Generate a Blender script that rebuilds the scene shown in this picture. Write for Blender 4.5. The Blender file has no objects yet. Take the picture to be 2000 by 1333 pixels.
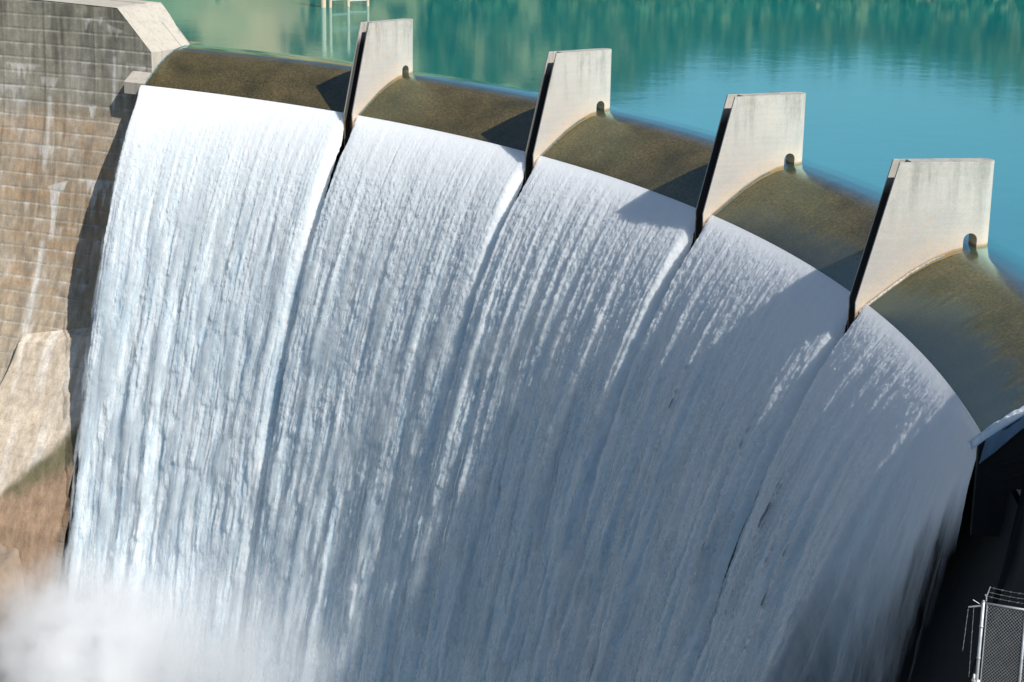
import bpy, bmesh, math, random
import numpy as np
from mathutils import Matrix, Vector

# ------------------------------------------------------------------ camera, light, exposure
scene = bpy.context.scene
COL = bpy.context.collection
DPHI = 0.21951                      # angle of one bay of the arch (radians), arch centre at the origin
CAM = Vector((64.97056, -84.34452, 19.42779))
YAW, PITCH, ROLL, FPX = 1.41509, -0.27018, 0.01706, 3753.25475
fw = Vector((math.cos(PITCH)*math.cos(YAW), math.cos(PITCH)*math.sin(YAW), math.sin(PITCH)))
rt0 = Vector((math.sin(YAW), -math.cos(YAW), 0)); up0 = rt0.cross(fw)
rt = rt0*math.cos(ROLL) + up0*math.sin(ROLL); up = -rt0*math.sin(ROLL) + up0*math.cos(ROLL)
cam_data = bpy.data.cameras.new('camera'); cam = bpy.data.objects.new('camera', cam_data); COL.objects.link(cam)
M = Matrix((rt, up, -fw)).transposed().to_4x4(); M.translation = CAM
cam.matrix_world = M
cam_data.sensor_width = 36; cam_data.lens = FPX/2000*36; cam_data.clip_start = 0.5; cam_data.clip_end = 5000
scene.camera = cam

SUN_AZ, SUN_EL = math.radians(-58), math.radians(43)
world = bpy.data.worlds.new('World'); scene.world = world; world.use_nodes = True
wn = world.node_tree.nodes; wl = world.node_tree.links
sky = wn.new('ShaderNodeTexSky'); sky.sky_type = 'NISHITA'; sky.sun_disc = False
sky.sun_elevation = SUN_EL; sky.sun_rotation = math.radians(90)-SUN_AZ
sky.air_density = 1.0; sky.dust_density = 0.0; sky.ozone_density = 3.5
wl.new(sky.outputs[0], wn['Background'].inputs[0]); wn['Background'].inputs[1].default_value = 0.076
sd = bpy.data.lights.new('sun', 'SUN'); sd.energy = 5.0; sd.angle = math.radians(0.5); sd.color = (1.0, 0.965, 0.91)
so = bpy.data.objects.new('sun', sd); COL.objects.link(so)
S = Vector((math.cos(SUN_AZ)*math.cos(SUN_EL), math.sin(SUN_AZ)*math.cos(SUN_EL), math.sin(SUN_EL)))
so.rotation_euler = S.to_track_quat('Z', 'Y').to_euler(); so.location = (150, -150, 150)
scene.view_settings.view_transform = 'Standard'; scene.view_settings.look = 'None'
scene.view_settings.exposure = 0.34; scene.view_settings.gamma = 1
scene.render.engine = 'CYCLES'
scene.cycles.max_bounces = 8; scene.cycles.diffuse_bounces = 3; scene.cycles.glossy_bounces = 3
scene.cycles.transparent_max_bounces = 8; scene.cycles.volume_bounces = 8
scene.cycles.volume_step_rate = 1.6; scene.cycles.volume_max_steps = 128
scene.cycles.use_denoising = True

# ------------------------------------------------------------------ small helpers
def tag(o, label=None, cat=None, group=None, kind=None):
    if label: o['label'] = label
    if cat: o['category'] = cat
    if group: o['group'] = group
    if kind: o['kind'] = kind
    return o
def empty(name, loc=(0, 0, 0), parent=None):
    o = bpy.data.objects.new(name, None); o.empty_display_size = .3; COL.objects.link(o); o.location = loc
    if parent: o.parent = parent
    return o
def link(name, me, mat, parent=None):
    o = bpy.data.objects.new(name, me); COL.objects.link(o)
    if mat: me.materials.append(mat)
    if parent: o.parent = parent
    return o
def pt(r, off, z, k):               # k = bay coordinate along the arch, off = metres towards the left bank
    a = k*DPHI
    return Vector((r*math.cos(a)-off*math.sin(a), r*math.sin(a)+off*math.cos(a), z))
def grid_mesh(name, X, Y, Z, U=None, V=None, col=None, flip=False, smooth=True):
    n, m = X.shape
    co = np.stack([X, Y, Z], -1).reshape(-1, 3).astype(np.float32)
    i = np.arange(n*m).reshape(n, m)
    q = np.stack([i[:-1, :-1], i[1:, :-1], i[1:, 1:], i[:-1, 1:]], -1).reshape(-1, 4)
    if flip: q = q[:, ::-1]
    q = np.ascontiguousarray(q).astype(np.int32)
    me = bpy.data.meshes.new(name); me.vertices.add(n*m); me.loops.add(q.size); me.polygons.add(len(q))
    me.vertices.foreach_set('co', co.ravel())
    me.polygons.foreach_set('loop_start', np.arange(0, q.size, 4, dtype=np.int32))
    me.loops.foreach_set('vertex_index', q.ravel())
    me.update(calc_edges=True)
    if smooth: me.polygons.foreach_set('use_smooth', np.ones(len(q), bool))
    if U is not None:
        uv = me.uv_layers.new(name='UVMap'); a = np.stack([U.ravel(), V.ravel()], -1)[q.ravel()].astype(np.float32)
        uv.data.foreach_set('uv', a.ravel())
    if col is not None:
        at = me.color_attributes.new('stain_and_masks', 'FLOAT_COLOR', 'POINT')
        c4 = np.ones((n*m, 4), np.float32); c4[:, :3] = col.reshape(-1, 3); at.data.foreach_set('color', c4.ravel())
    me.update()
    return me
def merged_grids(name, grids, flip=False):   # several grids (X, Y, Z, U, V, col, normals) as one mesh
    cos, qs, uvs, cs, ns, base_i = [], [], [], [], [], 0
    for X, Y, Z, U, V, c, N in grids:
        n, m = X.shape; i = np.arange(n*m).reshape(n, m)+base_i; base_i += n*m
        q = np.stack([i[:-1, :-1], i[1:, :-1], i[1:, 1:], i[:-1, 1:]], -1).reshape(-1, 4)
        cos.append(np.stack([X, Y, Z], -1).reshape(-1, 3)); qs.append(q); uvs.append(np.stack([U.ravel(), V.ravel()], -1))
        cs.append(c.reshape(-1, 3)); ns.append(N.reshape(-1, 3))
    co = np.concatenate(cos).astype(np.float32); q = np.ascontiguousarray(np.concatenate(qs)).astype(np.int32)
    me = bpy.data.meshes.new(name); me.vertices.add(len(co)); me.loops.add(q.size); me.polygons.add(len(q))
    me.vertices.foreach_set('co', co.ravel()); me.polygons.foreach_set('loop_start', np.arange(0, q.size, 4, dtype=np.int32))
    me.loops.foreach_set('vertex_index', q.ravel()); me.update(calc_edges=True)
    me.polygons.foreach_set('use_smooth', np.ones(len(q), bool))
    uv = me.uv_layers.new(name='UVMap'); uv.data.foreach_set('uv', np.concatenate(uvs)[q.ravel()].astype(np.float32).ravel())
    at = me.color_attributes.new('stain_and_masks', 'FLOAT_COLOR', 'POINT'); c4 = np.ones((len(co), 4), np.float32); c4[:, :3] = np.concatenate(cs); at.data.foreach_set('color', c4.ravel())
    fa = me.attributes.new('flow_normal', 'FLOAT_VECTOR', 'POINT'); fa.data.foreach_set('vector', np.concatenate(ns).astype(np.float32).ravel())
    me.update(); return me
def cyl_grid(R, K, Z):              # arrays of radius, bay coordinate, height
    a = K*DPHI
    return R*np.cos(a), R*np.sin(a), Z
def join_bm(parts):
    bm = bmesh.new()
    for p in parts: p(bm)
    return bm
def bm_obj(name, bm, mat, parent=None, smooth=False):
    bmesh.ops.recalc_face_normals(bm, faces=bm.faces)
    me = bpy.data.meshes.new(name); bm.to_mesh(me); bm.free()
    if smooth:
        for p in me.polygons: p.use_smooth = True
    return link(name, me, mat, parent)
def tube(bm, a, b, r, n=8, r2=None):
    a, b = Vector(a), Vector(b); d = (b-a).normalized(); r2 = r if r2 is None else r2
    x = d.orthogonal().normalized(); y = d.cross(x)
    A = [bm.verts.new(a+(x*math.cos(t)+y*math.sin(t))*r) for t in [2*math.pi*i/n for i in range(n)]]
    B = [bm.verts.new(b+(x*math.cos(t)+y*math.sin(t))*r2) for t in [2*math.pi*i/n for i in range(n)]]
    for i in range(n): bm.faces.new((A[i], A[(i+1) % n], B[(i+1) % n], B[i]))
    bm.faces.new(A[::-1]); bm.faces.new(B)
def hexa(bm, p):                    # 8 corners: bottom 4, top 4
    v = [bm.verts.new(x) for x in p]
    for f in ((3, 2, 1, 0), (4, 5, 6, 7), (0, 1, 5, 4), (1, 2, 6, 5), (2, 3, 7, 6), (3, 0, 4, 7)): bm.faces.new([v[i] for i in f])

# ------------------------------------------------------------------ numpy noise
_T = np.random.default_rng(7).random((256, 256)).astype(np.float32)
def vn(x, y, seed=0):
    x = x+seed*17.31; y = y+seed*9.73
    xi = np.floor(x).astype(np.int32); yi = np.floor(y).astype(np.int32)
    fx = (x-xi).astype(np.float32); fy = (y-yi).astype(np.float32)
    fx = fx*fx*fx*(fx*(fx*6-15)+10); fy = fy*fy*fy*(fy*(fy*6-15)+10)
    a = _T[xi & 255, yi & 255]; b = _T[(xi+1) & 255, yi & 255]; c = _T[xi & 255, (yi+1) & 255]; d = _T[(xi+1) & 255, (yi+1) & 255]
    return (a+(b-a)*fx)*(1-fy)+(c+(d-c)*fx)*fy
def fbm(x, y, o=4, seed=0, g=.5):
    s = 0; a = 1; t = 0
    for i in range(o):
        s = s+a*vn(x*2**i, y*2**i, seed+i*3); t += a; a *= g
    return s/t
def billow(x, y, o=3, seed=0, g=.5):    # rounded puffs with creases between them
    s = 0; a = 1; t = 0
    for i in range(o):
        s = s+a*np.sqrt(np.abs(2*vn(x*2**i, y*2**i, seed+i*5)-1)+.002); t += a; a *= g
    return s/t
def ss(a, b, x):
    t = np.clip((x-a)/(b-a), 0, 1); return t*t*(3-2*t)
def rnd(i, j, seed): return _T[(i*37+seed*13) & 255, (j*91+i*11+seed*7) & 255]
def comet(U, Sx, w, L, seed):       # falling clots: a rounded head below, a tail that thins out above
    i = np.floor(U/w).astype(np.int32); h = np.zeros(U.shape, np.float32)
    for di in (-1, 0, 1):
        ii = i+di; off = _T[(ii*53+seed*29) & 255, seed & 255]; s = Sx/L+off*7; j = np.floor(s).astype(np.int32)
        for dj in (0, 1):
            jj = j+dj; r1 = rnd(ii, jj, seed); r2 = rnd(ii, jj, seed+1); r3 = rnd(ii, jj, seed+2)
            hu = (ii+.5+.8*(r1-.5))*w; hs = (jj+.5*r2-off*7)*L
            ww = w*(.45+.45*r3); du = (U-hu)/ww; ds = Sx-hs
            t = np.clip(-ds/(L*.95), 0, 1)
            v = np.clip(np.where(ds > 0, 1-du*du-(ds/(ww*1.3))**2, (1-du*du/(1-.55*t)**2)*(1-t)**1.3), 0, 1)
            h = np.maximum(h, v**.85*(.5+.5*r2))
    return h

# ------------------------------------------------------------------ materials
class Mat:
    def __init__(s, name):
        s.m = bpy.data.materials.new(name); s.m.use_nodes = True; s.t = s.m.node_tree
        s.b = s.t.nodes['Principled BSDF']; s.out = s.t.nodes['Material Output']
    def n(s, typ, **k):
        x = s.t.nodes.new('ShaderNode'+typ)
        for a, b in k.items(): setattr(x, a, b)
        return x
    def l(s, a, b): s.t.links.new(a, b)
    def coords(s, kind='Object', scale=(1, 1, 1), loc=(0, 0, 0)):
        c = s.n('TexCoord'); m = s.n('Mapping'); m.inputs['Scale'].default_value = scale; m.inputs['Location'].default_value = loc
        s.l(c.outputs[kind], m.inputs[0]); return m.outputs[0]
    def noise(s, vec, scale, detail=4, rough=.55, dist=0):
        x = s.n('TexNoise'); x.inputs['Scale'].default_value = scale; x.inputs['Detail'].default_value = detail
        x.inputs['Roughness'].default_value = rough; x.inputs['Distortion'].default_value = dist; s.l(vec, x.inputs['Vector']); return x.outputs['Fac']
    def ramp(s, fac, stops):
        x = s.n('ValToRGB'); e = x.color_ramp.elements
        while len(e) < len(stops): e.new(.5)
        for el, (p, c) in zip(e, stops):
            el.position = p; el.color = c if isinstance(c, tuple) and len(c) == 4 else (*c, 1) if isinstance(c, tuple) else (c, c, c, 1)
        s.l(fac, x.inputs[0]); return x.outputs[0]
    def mix(s, fac, a, b, mode='MIX'):
        x = s.n('Mix', data_type='RGBA', blend_type=mode)
        for v, i in ((fac, x.inputs[0]), (a, x.inputs[6]), (b, x.inputs[7])):
            if hasattr(v, 'links'): s.l(v, i)
            else: i.default_value = v if not isinstance(v, tuple) else (*v, 1)
        return x.outputs[2]
    def math(s, op, a, b=None, c=None, clamp=False):
        x = s.n('Math', operation=op, use_clamp=clamp)
        for v, i in zip((a, b, c), x.inputs):
            if v is None: continue
            if hasattr(v, 'links'): s.l(v, i)
            else: i.default_value = v
        return x.outputs[0]
    def sep(s, vec):
        x = s.n('SeparateXYZ'); s.l(vec, x.inputs[0]); return x.outputs
    def attr(s, name):
        x = s.n('Attribute', attribute_name=name); return x.outputs['Color']
    def bump(s, h, strength=.3, dist=.05, normal=None):
        x = s.n('Bump'); x.inputs['Strength'].default_value = strength; x.inputs['Distance'].default_value = dist
        s.l(h, x.inputs['Height'])
        if normal is not None: s.l(normal, x.inputs['Normal'])
        return x.outputs[0]
    def fin(s, col=None, rough=.85, nrm=None, spec=.3):
        if col is not None:
            if hasattr(col, 'links'): s.l(col, s.b.inputs['Base Color'])
            else: s.b.inputs['Base Color'].default_value = (*col, 1)
        if hasattr(rough, 'links'): s.l(rough, s.b.inputs['Roughness'])
        else: s.b.inputs['Roughness'].default_value = rough
        s.b.inputs['Specular IOR Level'].default_value = spec
        if nrm is not None: s.l(nrm, s.b.inputs['Normal'])
        return s.m

# water profile over the crest: radius -> height of the film
PR = [93.5, 94.2, 94.98, 96, 97, 98, 99, 99.8, 100.6, 101.4, 103]
PZ = [-4.3, -3.45, -2.73, -1.95, -1.22, -.66, -.27, -.1, -.03, 0, 0]
def film(r): return np.interp(r, PR, PZ)
# batter of the dam's downstream face: height -> radius
WZ = [-70, -45, -38, -32, -29, -25, -21.4, -18, -14, -10, -6, -2, 4]
WR = [76, 81.8, 83.6, 86.2, 87.9, 89.7, 91.4, 92.9, 93.95, 94.9, 95.9, 96.2, 96.3]
def face_r(z): return np.interp(z, WZ, WR)
RL, ZL = 94.98, -2.73

def mat_wall():
    m = Mat('stained_concrete'); c = m.coords('Object'); st = m.attr('stain_and_masks')
    n1 = m.noise(c, 1.1, 6, .65); n2 = m.noise(c, 9, 5, .7); cs = m.coords('Object', (1.6, 1.6, .12)); n3 = m.noise(cs, 1.5, 5, .6)
    col = m.mix(1, st, m.ramp(n1, [(.25, .74), (.75, 1.2)]), 'MULTIPLY')
    col = m.mix(1, col, m.ramp(n3, [(.3, .76), (.7, 1.16)]), 'MULTIPLY')
    col = m.mix(1, col, m.ramp(n2, [(.3, .82), (.7, 1.14)]), 'MULTIPLY')
    b = m.bump(n2, .5, .03); b = m.bump(n1, .35, .12, b)
    return m.fin(col, .9, b, .25)
def mat_concrete(name, base, dark=(.2, .19, .17), streak=.5):
    m = Mat(name); c = m.coords('Object'); n1 = m.noise(c, .8, 6, .6); n2 = m.noise(c, 14, 5, .7)
    cs = m.coords('Object', (2.4, 2.4, .18)); n3 = m.noise(cs, 1.3, 5, .6)
    col = m.mix(m.ramp(n1, [(.35, 0.0), (.75, .35)]), base, dark)
    col = m.mix(m.math('MULTIPLY', m.ramp(n3, [(.5, 0.0), (.72, 1.0)]), streak), col, dark)
    col = m.mix(1, col, m.ramp(n2, [(.3, .86), (.7, 1.1)]), 'MULTIPLY')
    return m.fin(col, .88, m.bump(n2, .4, .015), .25)
def mat_pier():
    m = Mat('pier_concrete'); c0 = m.coords('Object'); xyz = m.sep(c0)
    oi = m.n('ObjectInfo'); va = m.n('VectorMath', operation='ADD'); m.l(c0, va.inputs[0]); sc_ = m.n('VectorMath', operation='SCALE'); cx_ = m.n('CombineXYZ'); [m.l(oi.outputs['Random'], cx_.inputs[i]) for i in range(3)]; m.l(cx_.outputs[0], sc_.inputs[0]); sc_.inputs['Scale'].default_value = 61.0; m.l(sc_.outputs[0], va.inputs[1]); c = va.outputs[0]
    def cs(scale):
        mp = m.n('Mapping'); mp.inputs['Scale'].default_value = scale; m.l(c, mp.inputs[0]); return mp.outputs[0]
    rx, z = xyz[0], xyz[2]
    n1 = m.noise(c, .9, 6, .6); n2 = m.noise(c, 16, 5, .75); n4 = m.noise(c, 3.2, 6, .75)
    streak = m.noise(cs((1.1, 1.1, .13)), 1.4, 7, .68)
    board = m.noise(cs((.25, .25, 5)), 1.2, 3, .6)
    col = m.mix(m.ramp(n1, [(.35, 0.0), (.7, .8)]), (.44, .405, .36), (.385, .37, .34))
    col = m.mix(1, col, m.ramp(board, [(.3, .96), (.7, 1.03)]), 'MULTIPLY')
    # grime washed down from the top: vertical streaks that fade out
    top = m.math('MULTIPLY', m.n('MapRange').outputs[0], 1.0)
    mr = top.node.inputs[0].links[0].from_node; mr.inputs[1].default_value = .4; mr.inputs[2].default_value = 4.0
    m.l(z, mr.inputs[0])
    g = m.math('MULTIPLY', m.ramp(streak, [(.47, 0.0), (.60, 1.0)]), top)
    g = m.math('MULTIPLY', g, m.ramp(n4, [(.3, .35), (.65, 1.0)]))
    col = m.mix(m.math('MULTIPLY', g, .95), col, (.22, .22, .19))
    t2 = m.n('MapRange'); t2.inputs[1].default_value = 3.0; t2.inputs[2].default_value = 4.0; m.l(z, t2.inputs[0])
    g2 = m.math('MULTIPLY', t2.outputs[0], m.ramp(n4, [(.42, 0.0), (.6, 1.0)]))
    col = m.mix(m.math('MULTIPLY', g2, .55), col, (.3, .29, .25))
    # ochre and tan staining just above the water line (water line = crest profile)
    fc = m.n('FloatCurve'); cv = fc.mapping.curves[0]
    pts = [((r-94)/8, (zz+4)/5) for r, zz in zip(PR[1:], PZ[1:])]
    while len(cv.points) < len(pts): cv.points.new(.5, .5)
    for p, q in zip(cv.points, pts): p.location = q; p.handle_type = 'VECTOR'
    fc.mapping.update()
    m.l(m.math('DIVIDE', rx, 8.0), fc.inputs['Value'])
    prof = m.math('SUBTRACT', m.math('MULTIPLY', fc.outputs[0], 5.0), 4.0)
    h = m.math('SUBTRACT', z, prof)
    a1 = m.n('MapRange'); a1.inputs[1].default_value = 1.3; a1.inputs[2].default_value = .1; m.l(h, a1.inputs[0])
    a1v = m.math('MULTIPLY', a1.outputs[0], m.ramp(n4, [(.3, .2), (.7, 1.0)]))
    col = m.mix(m.math('MULTIPLY', a1v, .7), col, (.62, .46, .30))
    a2 = m.n('MapRange'); a2.inputs[1].default_value = .16; a2.inputs[2].default_value = .06; m.l(h, a2.inputs[0])
    col = m.mix(m.math('MULTIPLY', a2.outputs[0], .85), col, (.30, .18, .08))
    col = m.mix(m.ramp(m.noise(cs((1, 1, .6)), 2.1, 3, .8), [(.66, 0.0), (.70, .7)]), col, (.62, .36, .15))
    # the open slot's shadow is painted in: inner faces black below the lit top
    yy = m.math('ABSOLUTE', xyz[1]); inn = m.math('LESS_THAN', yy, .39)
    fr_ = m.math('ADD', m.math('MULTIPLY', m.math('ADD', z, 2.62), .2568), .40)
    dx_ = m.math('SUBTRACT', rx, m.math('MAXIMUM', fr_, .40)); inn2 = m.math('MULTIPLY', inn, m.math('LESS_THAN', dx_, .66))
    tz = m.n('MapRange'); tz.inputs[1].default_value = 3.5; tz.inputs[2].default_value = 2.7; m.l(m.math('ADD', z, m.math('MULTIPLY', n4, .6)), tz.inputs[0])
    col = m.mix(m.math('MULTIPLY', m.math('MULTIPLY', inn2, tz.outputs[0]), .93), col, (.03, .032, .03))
    col = m.mix(1, col, m.ramp(n2, [(.3, .88), (.7, 1.08)]), 'MULTIPLY')
    b = m.bump(n2, .35, .012); b = m.bump(n4, .2, .03, b)
    return m.fin(col, .85, b, .25)
def mat_algae():
    m = Mat('algae_covered_crest'); c = m.coords('UV'); n1 = m.noise(c, .35, 5, .6); n2 = m.noise(m.coords('UV', (5, .8, 1)), 2, 5, .7)
    n3 = m.noise(c, 5, 6, .85)
    col = m.ramp(n1, [(.3, (.058, .042, .016)), (.5, (.102, .072, .028)), (.7, (.145, .098, .045))])
    col = m.mix(1, col, m.ramp(n2, [(.3, .65), (.7, 1.25)]), 'MULTIPLY')
    col = m.mix(1, col, m.ramp(n3, [(.38, .35), (.62, 1.55)]), 'MULTIPLY')
    col = m.mix(m.math('MULTIPLY', m.sep(m.attr('stain_and_masks'))[0], .8), col, (.022, .026, .032))     # dark sky reflection painted into the colour, low on the right bays
    return m.fin(col, .6, m.bump(n3, .5, .02), .3)
def mat_water():
    m = Mat('lake_water'); geo = m.coords('Object')
    st = m.attr('stain_and_masks'); depth = m.sep(st)[0]       # red = how deep the water is, green = film streaks
    filmy = m.sep(st)[1]
    # ripples
    w1 = m.noise(m.coords('Object', (1, 1, 1)), 2.6, 3, .55); w2 = m.noise(m.coords('Object', (1, 1, 1)), .35, 2, .5)
    rip = m.math('ADD', m.math('MULTIPLY', w1, .35), w2)
    streak = m.noise(m.coords('UV', (7, .55, 1)), 1.5, 4, .65); grain = m.noise(m.coords('UV', (9, 3.2, 1)), 2.0, 3, .7)
    sf = m.math('ADD', m.math('MULTIPLY', streak, .7), m.math('MULTIPLY', grain, .5))
    h = m.n('Mix', data_type='FLOAT'); m.l(filmy, h.inputs[0]); m.l(rip, h.inputs[2]); m.l(m.math('MULTIPLY', sf, .55), h.inputs[3])
    nrm = m.bump(h.outputs[0], .13, .08)
    fres = m.n('Fresnel'); fres.inputs['IOR'].default_value = 1.33; m.l(nrm, fres.inputs['Normal'])
    gl = m.n('BsdfGlossy'); gl.inputs['Color'].default_value = (.70, .97, .96, 1); m.l(m.math('ADD', m.math('MULTIPLY', filmy, .16), .07), gl.inputs['Roughness']); m.l(nrm, gl.inputs['Normal'])
    df = m.n('BsdfDiffuse'); m.l(nrm, df.inputs['Normal'])
    n = m.noise(m.coords('Object', (1, 1, 1)), .03, 3, .5)
    m.l(m.ramp(n, [(.35, (.003, .20, .205)), (.65, (.006, .245, .235))]), df.inputs['Color'])
    tr = m.n('BsdfTransparent'); tr.inputs['Color'].default_value = (.90, .93, .86, 1)
    body = m.n('MixShader'); m.l(depth, body.inputs[0]); m.l(tr.outputs[0], body.inputs[1]); m.l(df.outputs[0], body.inputs[2])
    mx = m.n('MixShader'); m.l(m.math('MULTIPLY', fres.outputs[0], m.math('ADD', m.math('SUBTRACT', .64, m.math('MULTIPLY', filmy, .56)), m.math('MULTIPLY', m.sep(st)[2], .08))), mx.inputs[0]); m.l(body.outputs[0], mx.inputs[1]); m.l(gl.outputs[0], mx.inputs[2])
    m.l(mx.outputs[0], m.out.inputs[0]); return m.m
def mat_foam(name='white_water', transl=.06, soft=False):
    m = Mat(name); n1 = m.noise(m.coords('UV', (5, 2.2, 1)), 1.6, 4, .7); n2 = m.noise(m.coords('UV', (2, .35, 1)), 1.2, 4, .6)
    col = m.mix(1, (.92, .975, 1.0), m.ramp(n2, [(.3, .95), (.6, 1.0)]), 'MULTIPLY')
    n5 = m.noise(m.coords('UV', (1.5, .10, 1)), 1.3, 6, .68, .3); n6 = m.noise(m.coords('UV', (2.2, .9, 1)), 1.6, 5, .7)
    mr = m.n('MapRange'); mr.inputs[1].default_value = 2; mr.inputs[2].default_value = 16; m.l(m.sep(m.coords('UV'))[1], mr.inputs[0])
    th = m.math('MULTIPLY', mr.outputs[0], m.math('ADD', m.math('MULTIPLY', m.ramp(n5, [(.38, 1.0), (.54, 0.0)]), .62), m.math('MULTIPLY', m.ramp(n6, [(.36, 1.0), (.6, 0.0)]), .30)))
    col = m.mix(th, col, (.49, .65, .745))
    fn = m.n('Attribute', attribute_name='flow_normal'); ge = m.n('NewGeometry'); vm = m.n('Mix', data_type='VECTOR'); vm.inputs[0].default_value = .55 if soft else 0.0
    m.l(ge.outputs['Normal'], vm.inputs[4]); m.l(fn.outputs['Vector'], vm.inputs[5]); nv = m.n('VectorMath', operation='NORMALIZE'); m.l(vm.outputs[1], nv.inputs[0])
    b = m.bump(n1, .6, .055, nv.outputs[0])
    m.fin(col, .6, b, .2); m.b.inputs['Subsurface Weight'].default_value = .75; m.b.inputs['Subsurface Radius'].default_value = (1, 1, 1); m.b.inputs['Subsurface Scale'].default_value = .8
    bk = m.n('NewGeometry'); bd = m.n('BsdfDiffuse'); bd.inputs[0].default_value = (.10, .15, .17, 1); bm_ = m.n('MixShader'); m.l(m.math('MULTIPLY', bk.outputs['Backfacing'], m.math('SUBTRACT', 1.0, m.sep(m.n('Attribute', attribute_name='stain_and_masks').outputs['Color'])[1])), bm_.inputs[0])
    tl = m.n('BsdfTranslucent'); tl.inputs[0].default_value = (.93, .97, 1, 1)
    mx = m.n('MixShader'); sg = m.n('Attribute', attribute_name='stain_and_masks'); m.l(m.math('ADD', m.math('MULTIPLY', m.sep(sg.outputs['Color'])[1], .42), transl), mx.inputs[0])
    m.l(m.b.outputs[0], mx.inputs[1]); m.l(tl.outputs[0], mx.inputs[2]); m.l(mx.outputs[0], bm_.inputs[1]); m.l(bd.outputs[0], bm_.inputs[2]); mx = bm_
    tp = m.n('BsdfTransparent'); m2 = m.n('MixShader'); st = m.n('Attribute', attribute_name='stain_and_masks')
    m.l(m.sep(st.outputs['Color'])[0], m2.inputs[0]); m.l(mx.outputs[0], m2.inputs[1]); m.l(tp.outputs[0], m2.inputs[2])
    m.l(m2.outputs[0], m.out.inputs[0]); return m.m
def mat_flat(name, col, rough=.6, metal=0., nscale=8):
    m = Mat(name); n = m.noise(m.coords('Object'), nscale, 4, .6)
    c = m.mix(1, col, m.ramp(n, [(.3, .75), (.7, 1.15)]), 'MULTIPLY')
    m.fin(c, rough, None, .4); m.b.inputs['Metallic'].default_value = metal; return m.m

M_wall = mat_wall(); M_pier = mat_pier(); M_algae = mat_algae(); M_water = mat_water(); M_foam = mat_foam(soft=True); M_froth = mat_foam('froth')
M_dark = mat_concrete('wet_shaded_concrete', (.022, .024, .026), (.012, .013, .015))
M_top = mat_concrete('pale_concrete', (.46, .42, .355), (.30, .275, .23), .7)
M_metal = mat_flat('galvanised_steel', (.42, .43, .44), .5, .6)

# ------------------------------------------------------------------ the dam
dam = tag(empty('dam', pt(96, 0, 0, 1.5)), 'curved arch dam with four thin concrete piers on its overflowing crest', 'dam')
base = dam.location.copy()
def part(o, parent=dam):            # parts are modelled in world space: keep them there
    o.parent = parent
    if parent is dam: o.matrix_parent_inverse = Matrix.Translation(base).inverted()
    return o

# ogee crest with its overhanging lip
prof = [(103, -7), (103, -.9), (101.6, -.62)] + [(r, float(film(r))-.14) for r in (101, 100.6, 100.2, 99.8, 99.4, 99, 98.5, 98, 97.5, 97, 96.5, 96, 95.5, 95.0)] + [(94.9, -2.98), (94.9, -4.2), (96.15, -5.5)]
pr_, pz_ = np.array(prof).T
ks = np.linspace(-.985, 4.1, 160)
K, R = np.meshgrid(ks, pr_, indexing='ij'); Zg = np.meshgrid(ks, pz_, indexing='ij')[1]
arc = np.concatenate([[0], np.cumsum(np.hypot(np.diff(pr_), np.diff(pz_)))])
def lip_reflection(K, R): return ss(.42, .60, (97.9-R)*.16+.35*fbm(K*DPHI*96*.5, R*.45, 4, 14)+.25*(fbm(K*DPHI*96*2.6, R*.4, 3, 15)-.5)+.16)*ss(1.7, -.2, K)  # mask of the reflection near the lip, painted dark on the crest
ks = np.linspace(-.985, 4.1, 700); K, R = np.meshgrid(ks, pr_, indexing='ij'); Zg = np.meshgrid(ks, pz_, indexing='ij')[1]
lip_refl = lip_reflection(K, R)
part(link('spillway_crest', grid_mesh('spillway_crest', *cyl_grid(R, K, Zg), U=K*DPHI*96, V=np.tile(arc, (len(ks), 1)), col=np.stack([lip_refl, lip_refl, lip_refl], -1)), M_algae))
# downstream face hidden behind the falling water
zs = np.linspace(-5.3, -62, 50); K, Zg = np.meshgrid(np.linspace(-.99, 4.1, 100), zs, indexing='ij')
part(link('downstream_face', grid_mesh('downstream_face', *cyl_grid(np.maximum(face_r(Zg)+.05, np.interp(-Zg, -(ZL-.9*np.arange(0, 26, .1)-.2*np.arange(0, 26, .1)**2), RL-np.arange(0, 26, .1))+1.6*ss(-10, -20, Zg)), K, Zg), U=K*DPHI*95, V=Zg), M_dark))

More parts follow.
